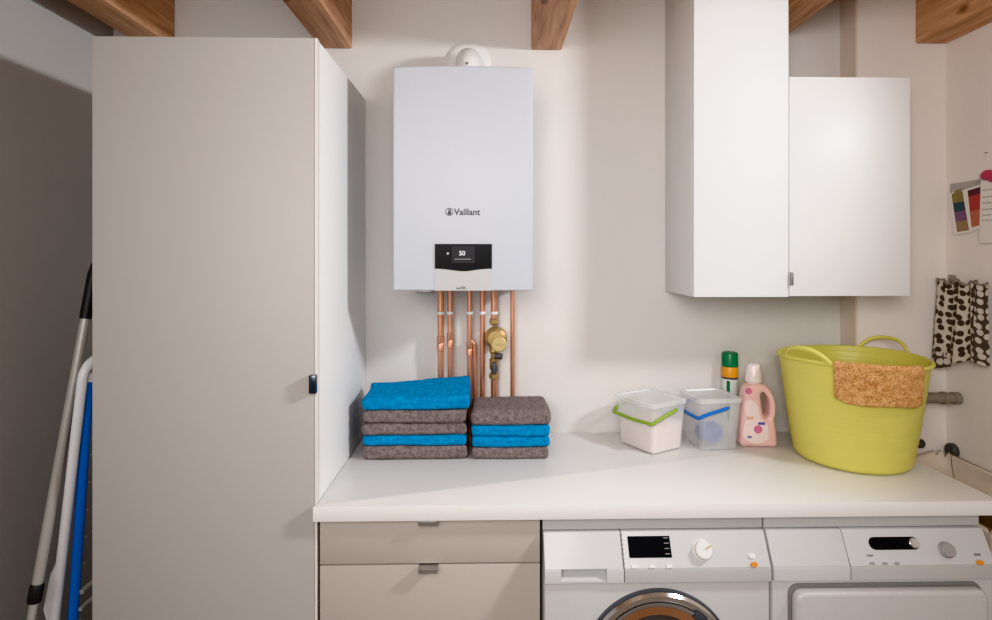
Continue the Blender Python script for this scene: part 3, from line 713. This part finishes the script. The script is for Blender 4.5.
# ------------------------------------------------------------------ lime tub
tc = Vector((1.198, 1.852, 0.9))
t = thing('laundry_tub', 'lime green flexible laundry tub with two loop handles on the worktop', 'tub', tc)
RT, RB, HT = 0.2165, 0.168, 0.337
A_H = math.radians(30)                       # direction of the two handles
def rim_z(a): return HT - 0.003 + 0.003*math.cos(2*(a-A_H))
def tub_r(f):
    f = max(0, min(1, f)); rr = RB + (RT-RB)*(f**0.9)
    return rr
tb_ = MB(); nA, nH = 96, 46; rows = []
for i in range(nH+1):
    f = i/nH; row = []
    for k in range(nA+1):
        a = 2*PI*k/nA; hz = rim_z(a)
        z_ = 0.022 + (hz-0.022)*f
        rr = tub_r(z_/HT) + 0.0018*math.sin(z_*2*PI/0.0155)*(1 if 0.03 < z_ < hz-0.02 else 0)
        row.append(tc + Vector((rr*math.cos(a), rr*math.sin(a), z_)))
    rows.append(row)
base_rows = []
for q in range(7):
    s = q/6*PI/2; base_rows.append([tc + Vector(((tub_r(0.07)-0.021+0.021*math.sin(s))*math.cos(2*PI*k/nA), (tub_r(0.07)-0.021+0.021*math.sin(s))*math.sin(2*PI*k/nA), 0.0225-0.022*math.cos(s))) for k in range(nA+1)])
base_rows.insert(0, [tc + Vector((0.001*math.cos(2*PI*k/nA), 0.001*math.sin(2*PI*k/nA), 0.001)) for k in range(nA+1)])
tb_.grid(base_rows[:-1] + rows)
bmesh.ops.remove_doubles(tb_.bm, verts=tb_.bm.verts[:], dist=1e-4)
bmesh.ops.recalc_face_normals(tb_.bm, faces=tb_.bm.faces[:])
bmesh.ops.solidify(tb_.bm, geom=tb_.bm.faces[:], thickness=0.004)
body = tb_.build('body', 'shell', t, angle=60)
rp = [tc + Vector(((RT+0.002)*math.cos(2*PI*k/96), (RT+0.002)*math.sin(2*PI*k/96), rim_z(2*PI*k/96))) for k in range(97)]
MB().tube(rp, 0.0062, 10, cap=False).build('rim', 'shell', t)
for s in (0, 1):
    c0 = A_H + (PI - math.radians(7))*s; pts = []
    for i in range(25):
        u = -1 + 2*i/24; a = c0 + u*math.radians(21)
        hgt = 0.042*(1-abs(u)**2.6)
        rr = RT + 0.004 + 0.020*(1-abs(u)**2)
        pts.append(tc + Vector((rr*math.cos(a), rr*math.sin(a), rim_z(a) + hgt)))
    MB().tube(pts, 0.0058, 12, flat=1.2).build('handle', 'shell', t)

# orange cloth over the front rim
def rim_pt(a, o, dz): 
    z_ = rim_z(a) + dz; rr = tub_r(z_/HT) + o
    return tc + Vector((rr*math.cos(a), rr*math.sin(a), z_))
rows = []; a0, a1 = math.radians(226), math.radians(290)
prof_in = 6; nW, nL = 60, 46
for i in range(nL+1):
    row = []
    for k in range(nW+1):
        u = k/nW; a = a0 + (a1-a0)*u + 0.09*u*max(0, i/nL-0.3)
        L = 0.118 + 0.004*math.sin(u*7) + 0.010*u
        s = -0.040 + (0.040+L)*i/nL
        corner = 0.0
        if s < -0.012: o_, dz = -0.013, s+0.012-0.0
        elif s < 0.012:
            th = (s+0.012)/0.024*PI; o_, dz = 0.0015-0.0145*math.cos(th), 0.0135*math.sin(th)
        else: o_, dz = 0.0165, -(s-0.012)
        edge = min(u, 1-u)
        if dz < -0.075 and edge < 0.12: dz += (0.12-edge)*0.10*((-dz-0.075)/0.04)
        p = rim_pt(a, o_, dz)
        n_ = noise.noise(Vector((u*9, s*60, 2)))*0.0035 + noise.noise(Vector((u*60, s*500, 5)))*0.0030
        rad = Vector((math.cos(a), math.sin(a), 0)); p += rad*max(-0.002, n_)*(1 if s > 0 else -1); p.z += noise.noise(Vector((u*45, s*300, 9)))*0.002
        row.append(p)
    rows.append(row)
mb = MB().grid(rows, thick=0.004)
tag(mb.build('terry_cloth', 'orange_t', origin=(1.19, 1.65, 1.10), angle=180), 'orange terry cloth draped over the rim of the lime tub', 'cloth')

# ------------------------------------------------------------------ right wall things
def rw(y, z, o=0.0): return Vector((XR - o, y, z))
tag(MB().box(XR-0.004, XR-0.0005, 1.80, 2.013, 1.795, 1.829, 0.001).build('magnet_strip', 'steel', origin=(XR-0.002, 1.9, 1.81)), 'slim grey metal strip on the right wall holding pictures', 'magnet strip')
def card(label, quad, o):
    t = thing('postcard', label, 'postcard', rw(quad[3][0], quad[3][1], o), 0, 'pictures on the metal strip')
    MB().quad(*[rw(y, z, o) for y, z in quad], 0.0008).build('sheet', 'paper', t)
    return t
def lerp2(q, u, v):
    a = (q[0][0]*(1-u)+q[1][0]*u, q[0][1]*(1-u)+q[1][1]*u); b = (q[3][0]*(1-u)+q[2][0]*u, q[3][1]*(1-u)+q[2][1]*u)
    return (a[0]*(1-v)+b[0]*v, a[1]*(1-v)+b[1]*v)
def patch(parent, q, u0, u1, v0, v1, o, m, name='print'):
    return MB().quad(*[rw(*lerp2(q, u, v), o) for u, v in ((u0, v1), (u1, v1), (u1, v0), (u0, v0))], 0.0003).build(name, m, parent)
q1 = [(2.018, 1.794), (1.945, 1.801), (1.914, 1.650), (1.992, 1.642)]
q2 = [(1.955, 1.800), (1.872, 1.812), (1.862, 1.665), (1.934, 1.652)]
q3 = [(1.878, 1.826), (1.790, 1.824), (1.790, 1.610), (1.885, 1.611)]
t = card('postcard striped teal, purple and ochre at the left end of the strip', [q1[3], q1[2], q1[1], q1[0]], 0.0066)
for v0, v1, m in ((0.03, 0.26, 'olive'), (0.26, 0.47, 'teal'), (0.47, 0.70, 'purple'), (0.70, 0.94, 'ochre')):
    patch(t, q1, 0.22, 0.86, v0, v1, 0.0076, m)
o = MB().lathe([(0, 0.0012), (0.017, 0.0012), (0.017, 0), (0, 0)], rw(1.972, 1.787, 0.0082), (-1, 0, 0), 24).build('magnet', 'olive', None, origin=rw(1.972, 1.787, 0.008))
tag(o, 'round yellow green magnet at the top of the striped postcard', 'magnet')
t = card('red and orange picture card between the striped postcard and the note', [q2[3], q2[2], q2[1], q2[0]], 0.0050)
for v0, v1, m in ((0.05, 0.20, 'maroon'), (0.20, 0.55, 'red'), (0.55, 0.92, 'redorange')):
    patch(t, q2, 0.24, 0.86, v0, v1, 0.0059, m)
t = thing('paper_note', 'white handwritten note sheet at the right end of the metal strip', 'note', rw(1.85, 1.609, 0.0085))
MB().quad(*[rw(y, z, 0.0085) for y, z in (q3[3], q3[2], q3[1], q3[0])], 0.0008).build('sheet', 'paper', t)
for v in (0.17, 0.28, 0.37, 0.47, 0.56, 0.64):
    n_ = 60; e_u = random.uniform(0.72, 0.9)
    MB().tube([rw(*lerp2(q3, 0.10 + (e_u-0.10)*i/n_, v + 0.009*math.sin(i*1.9)*(0.6+0.4*math.sin(i*0.37)) - 0.004*math.sin(i*0.8)), 0.0094) for i in range(n_+1)], 0.0007, 5).build('written_line', 'grey_mark', t)
mg = MB().sphere(rw(1.846, 1.838, 0.016), (0.007, 0.026, 0.017)).sphere(rw(1.830, 1.832, 0.015), (0.006, 0.016, 0.02))
tag(mg.build('note_magnet', 'magnet', origin=rw(1.85, 1.835, 0.01)), 'pink red rounded magnet holding the handwritten note', 'magnet')
# wall nails
tag(MB().lathe([(0, 0.008), (0.003, 0.008), (0.003, 0.006), (0.0012, 0.006), (0.0012, 0)], rw(1.862, 1.915), (-1, 0, 0), 12).build('wall_nail', 'steel', origin=rw(1.862, 1.915)), 'tiny nail in the right wall above the metal strip', 'nail')

# hook rail and dotted cloth
t = thing('wall_hook', 'small square grey wall hook behind the dotted cloth', 'hook', rw(2.0, 1.47))
MB().box(XR-0.005, XR-0.0005, 1.990, 2.020, 1.462, 1.500, 0.001).build('plate', 'hook', t)
MB().tube([(XR-0.005, 2.005, 1.474), (XR-0.022, 2.005, 1.472), (XR-0.030, 2.005, 1.478), (XR-0.032, 2.005, 1.488)], 0.0035, 10).build('hook_arm', 'hook', t)

t = thing('dotted_cloth', 'dotted cotton cloth hanging from the right wall, pale and dark sides showing', 'cloth', (1.63, 1.93, 1.19))
def drape(s, f):
    """s along the top from the back corner to the near end, f down"""
    spread = 1 + 0.06*f
    y = 2.008 - s*0.172*spread + 0.006*f
    x = 1.618 + 0.030*s - 0.010*f
    fold = 0.009*math.sin(s*2*PI*2.6 + 0.6*f)*(0.45+0.55*f) + 0.003*math.sin(s*2*PI*6.3 + 2*f)*(1-0.6*f)
    x += -fold; y += 0.4*fold
    top = 1.474 + 0.008*math.sin(s*19) - 0.012*(1 if s < 0.03 else 0)
    bot = 1.196 + 0.016*s + 0.010*math.sin(s*11)
    return Vector((min(x, XR-0.006), y, top + (bot-top)*f))
ARC = [0.0]
for i in range(1, 201): ARC.append(ARC[-1] + (drape(i/200, 0.5) - drape((i-1)/200, 0.5)).length)
def panel(s0, s1, nm, m, lean=0.0):
    rows = []; uvs = []; nS, nF = 48, 30
    for i in range(nF+1):
        f = i/nF; r = []; u_ = []
        for k in range(nS+1):
            s = s0 + (s1-s0)*k/nS
            p = drape(s, f); r.append(p); u_.append((ARC[min(200, int(s*200))] + (s*200-int(s*200))*(ARC[min(200, int(s*200)+1)]-ARC[min(200, int(s*200))]), f*0.275))
        rows.append(r); uvs.append(u_)
    return MB().grid(rows, uv=uvs).build(nm, m, t, angle=180)
panel(0.0, 0.66, 'pale_side', 'dot_light'); panel(0.66, 1.0, 'dark_side', 'dot_dark')
rows = []; uvs = []
for i in range(9):
    f = i/8; rows.append([Vector((1.598+0.030*k/6, 2.000-0.006*k + 0.004*math.sin(k*2), 1.225-(0.062-0.012*k/6)*f)) for k in range(7)]); uvs.append([(0.1+0.05*k/6, f*0.05) for k in range(7)])
MB().grid(rows, uv=uvs).build('lower_tail', 'dot_dark', t, angle=180)
# gathered top hem
MB().tube([drape(i/24, 0.0) + Vector((0, 0, 0.004+0.003*math.sin(i*2.1))) for i in range(25)], [0.004+0.0015*math.sin(i*1.7) for i in range(25)], 10).build('top_hem', 'hem', t)

# grey pipe along the projecting wall
t = thing('waste_pipe', 'short grey pipe with a collar between the lime tub and right wall', 'pipe', (1.55, 1.97, 1.064))
MB().tube([(1.46, 1.975, 1.066), (1.645, 1.97, 1.064)], 0.019, 24).tube([(1.47, 1.975, 1.066), (1.47, 2.0355, 1.066)], 0.015, 18).build('tube', 'pvc', t)
MB().lathe([(0.019, 0), (0.0225, 0.0), (0.0225, 0.012), (0.019, 0.012)], (1.602, 1.9715, 1.0645), (1, -0.03, -0.01), 28, True).build('collar', 'pvc', t)
MB().lathe([(0.0, 0), (0.0215, 0.0), (0.0215, 0.022), (0.012, 0.030), (0, 0.030)], (1.639, 1.9702, 1.064), (1, -0.03, -0.01), 28).build('end_cap', 'pvc', t)
tag(MB().lathe([(0, 0.022), (0.012, 0.022), (0.0165, 0.016), (0.0165, 0.004), (0.010, 0.0), (0, 0)], (1.566, YP-0.0005, 0.884), (0, -1, 0.15), 10).build('wall_valve', 'valve', origin=(1.566, YP, 0.884)), 'small dark valve knob on the wall right of the tub', 'valve')
tag(MB().lathe([(0, 0.018), (0.020, 0.018), (0.026, 0.012), (0.026, 0.0), (0, 0)], (XR-0.0005, 2.000, 0.868), (-1, 0, 0), 28).build('wall_socket_cover', 'valve', origin=(XR, 2.0, 0.876)), 'dark round fitting on the right wall behind the basket lining', 'wall fitting')

# laundry basket right of the worktop
t = thing('laundry_basket', 'brown woven basket with beige cloth lining beside the dryer', 'basket', (1.52, 1.76, 0))
bk = MB()
loft(bk, [(rrect(1.405, 1.632, 1.53, 2.005, 0.03), 0.001), (rrect(1.405, 1.632, 1.53, 2.005, 0.03), 0.80), (rrect(1.411, 1.626, 1.536, 1.999, 0.028), 0.80), (rrect(1.411, 1.626, 1.536, 1.999, 0.028), 0.02)], True, False)
bk.build('weave', 'wicker', t)
rr_ = rrect(1.400, 1.638, 1.524, 2.012, 0.034, 10)
rows = []
for lv, (ins, zz) in enumerate(((0.0, 0.70), (-0.004, 0.79), (-0.002, 0.862), (0.006, 0.874), (0.016, 0.864), (0.032, 0.835), (0.060, 0.815), (0.095, 0.81))):
    row = []
    for k, p in enumerate(rr_ + [rr_[0]]):
        cxm, cym = 1.519, 1.768; v = Vector((p[0]-cxm, p[1]-cym)); L = v.length
        wv = 0.012*math.sin(k*1.9 + lv*0.5)
        v = v*(1 - (ins - wv*0.6)/L)
        row.append(Vector((cxm+v.x, cym+v.y, zz - 0.012 + (0.010*math.sin(k*1.3) if lv in (2, 3, 4) else 0) - (0.30*max(0, 1.605-cxm-v.x) if lv >= 2 else 0))))
    rows.append(row)
MB().grid(rows).build('cloth_lining', 'liner', t, angle=180)

# ------------------------------------------------------------------ things in the left gap
t = thing('broom_pole', 'grey telescopic broom pole with black grip leaning in the left gap', 'pole', (-1.235, 1.40, 0))
def bp(f): return Vector((-1.2345, 1.400, 0.03)).lerp(Vector((-1.163, 1.690, 1.545)), f)
MB().tube([bp(0.0), bp(0.405), bp(0.41), bp(0.91)], [0.0095, 0.0095, 0.0125, 0.0125], 18).build('shaft', 'pole', t)
MB().tube([bp(0.895), bp(0.905), bp(0.98), bp(1.0)], [0.0145, 0.0155, 0.0150, 0.010], 18).build('grip', 'grip', t)
MB().tube([bp(0.410), bp(0.414), bp(0.436), bp(0.440)], [0.0145, 0.0165, 0.0165, 0.0145], 18).build('clamp', 'grip', t)
MB().box(-1.275, -1.195, 1.25, 1.53, 0.001, 0.05, 0.01).build('broom_head', 'grip', t)

t = thing('drying_rack', 'folded white and blue drying rack beside the tall cabinet', 'drying rack', (-1.20, 1.8, 0))
def ln3(a, b, f): return Vector(a).lerp(Vector(b), f)
wt, wb = Vector((-1.126, 1.585, 1.225)), Vector((-1.275, 1.600, 0.012))
wt2, wb2 = wt + Vector((0, 0.46, 0)), wb + Vector((0, 0.46, 0))
pts = [wb, ln3(wb, wt, 0.5), wt]
pts += [wt + Vector((0.005*math.sin(a), 0.05*(1-math.cos(a)), 0.05*math.sin(a))) for a in [PI/2*i/6 for i in range(1, 7)]]
e_ = wt2 + Vector((0, 0, 0))
pts += [e_ + Vector((0.005*math.sin(a), -0.05*(1-math.cos(a)), 0.05*math.sin(a))) for a in [PI/2*i/6 for i in range(6, 0, -1)]]
pts += [wt2, ln3(wb2, wt2, 0.5), wb2]
fr = MB().tube(pts, 0.0125, 14)
fr.build('frame', 'rackwhite', t)
MB().tube([ln3(wb, wt, 0.44) + Vector((-0.006, -0.004, 0)), ln3(wb, wt, 0.48) + Vector((-0.014, -0.006, 0)), ln3(wb, wt, 0.555) + Vector((-0.010, -0.005, 0)), ln3(wb, wt, 0.60) + Vector((-0.002, 0, 0))], [0.006, 0.013, 0.011, 0.005], 12).build('hinge_cover', 'rackwhite', t)
bt, bb = Vector((-1.127, 1.612, 1.225)), Vector((-1.208, 1.615, 0.020))
MB().tube([bb, bt], 0.0125, 14).tube([bb + Vector((0, 0.40, 0)), bt + Vector((0, 0.40, 0))], 0.0125, 14).build('wing_frame', 'rackblue', t)
MB().tube([bt + Vector((0, -0.002, -0.01)), bt + Vector((0, 0, 0.014))], 0.0145, 14).build('end_cap', 'rackwhite', t)
for i in range(13):
    f = 0.12 + 0.86*i/13.5; p = ln3(bb, bt, f) + Vector((0.020, 0, 0))
    MB().tube([p, p + Vector((0, 0.40, 0))], 0.0022, 8).build('wire', 'wire', t)
MB().tube([ln3(bb, bt, 0.5) + Vector((0.018, 0, 0)), ln3(bb, bt, 0.5) + Vector((0.030, 0.40, 0.03))], 0.007, 10).tube([ln3(bb, bt, 0.46) + Vector((0.018, 0, 0)), ln3(bb, bt, 0.46) + Vector((0.030, 0.40, 0.03))], 0.006, 10).build('cross_bar', 'pole', t)

# ------------------------------------------------------------------ light
def area(name, loc, target, size, power, col, sy=None, shape='RECTANGLE'):
    l = bpy.data.lights.new(name, 'AREA'); l.shape = shape; l.size = size; l.size_y = sy or size; l.energy = power; l.color = col
    o = bpy.data.objects.new(name, l); C.objects.link(o); o.location = loc
    o.rotation_euler = (Vector(target)-Vector(loc)).to_track_quat('-Z', 'Y').to_euler(); return o
l = bpy.data.lights.new('room_lamp', 'SPOT'); l.energy = 66; l.shadow_soft_size = 0.12; l.color = (0.92, 0.96, 1.0)
l.spot_size = math.radians(118); l.spot_blend = 1.0
l.use_nodes = True
nt = l.node_tree; em_ = nt.nodes['Emission']; fo = nt.nodes.new('ShaderNodeLightFalloff'); fo.inputs['Strength'].default_value = 1.0
nt.links.new(fo.outputs['Linear'], em_.inputs['Strength'])
o = bpy.data.objects.new('room_lamp', l); C.objects.link(o); o.location = (1.65, 0.95, 2.29)
o.rotation_euler = (Vector((-0.9, 1.72, 1.6)) - o.location).to_track_quat('-Z', 'Y').to_euler()
area('front_fill', (-0.85, -1.2, 2.15), (0.35, 2.0, 1.2), 1.1, 26, (1.0, 0.975, 0.955), 1.1)  # unseen soft fill added from the left front, no window modelled
area('right_fill', (0.0, -0.5, 2.0), (1.75, 1.95, 1.4), 1.0, 26, (1.0, 0.96, 0.93), 1.0)  # second added fill without a visible source, brightens the right wall
w = bpy.data.worlds.new('world'); bpy.context.scene.world = w; w.use_nodes = True
bg = w.node_tree.nodes['Background']; bg.inputs[0].default_value = (1.0, 0.965, 0.94, 1); bg.inputs[1].default_value = 0.17

# ------------------------------------------------------------------ camera
cam = bpy.data.cameras.new('camera'); co = bpy.data.objects.new('camera', cam); C.objects.link(co)
co.location = (0, 0, 1.568); co.rotation_euler = (PI/2, 0, math.radians(-1.2))
cam.sensor_width = 36; cam.lens = 565/992*36
cam.shift_x = (496-501.83)/992; cam.shift_y = -(310-256)/992
cam.clip_start = 0.02
bpy.context.scene.camera = co
bpy.context.scene.view_settings.view_transform = 'Khronos PBR Neutral'
bpy.context.scene.view_settings.look = 'None'
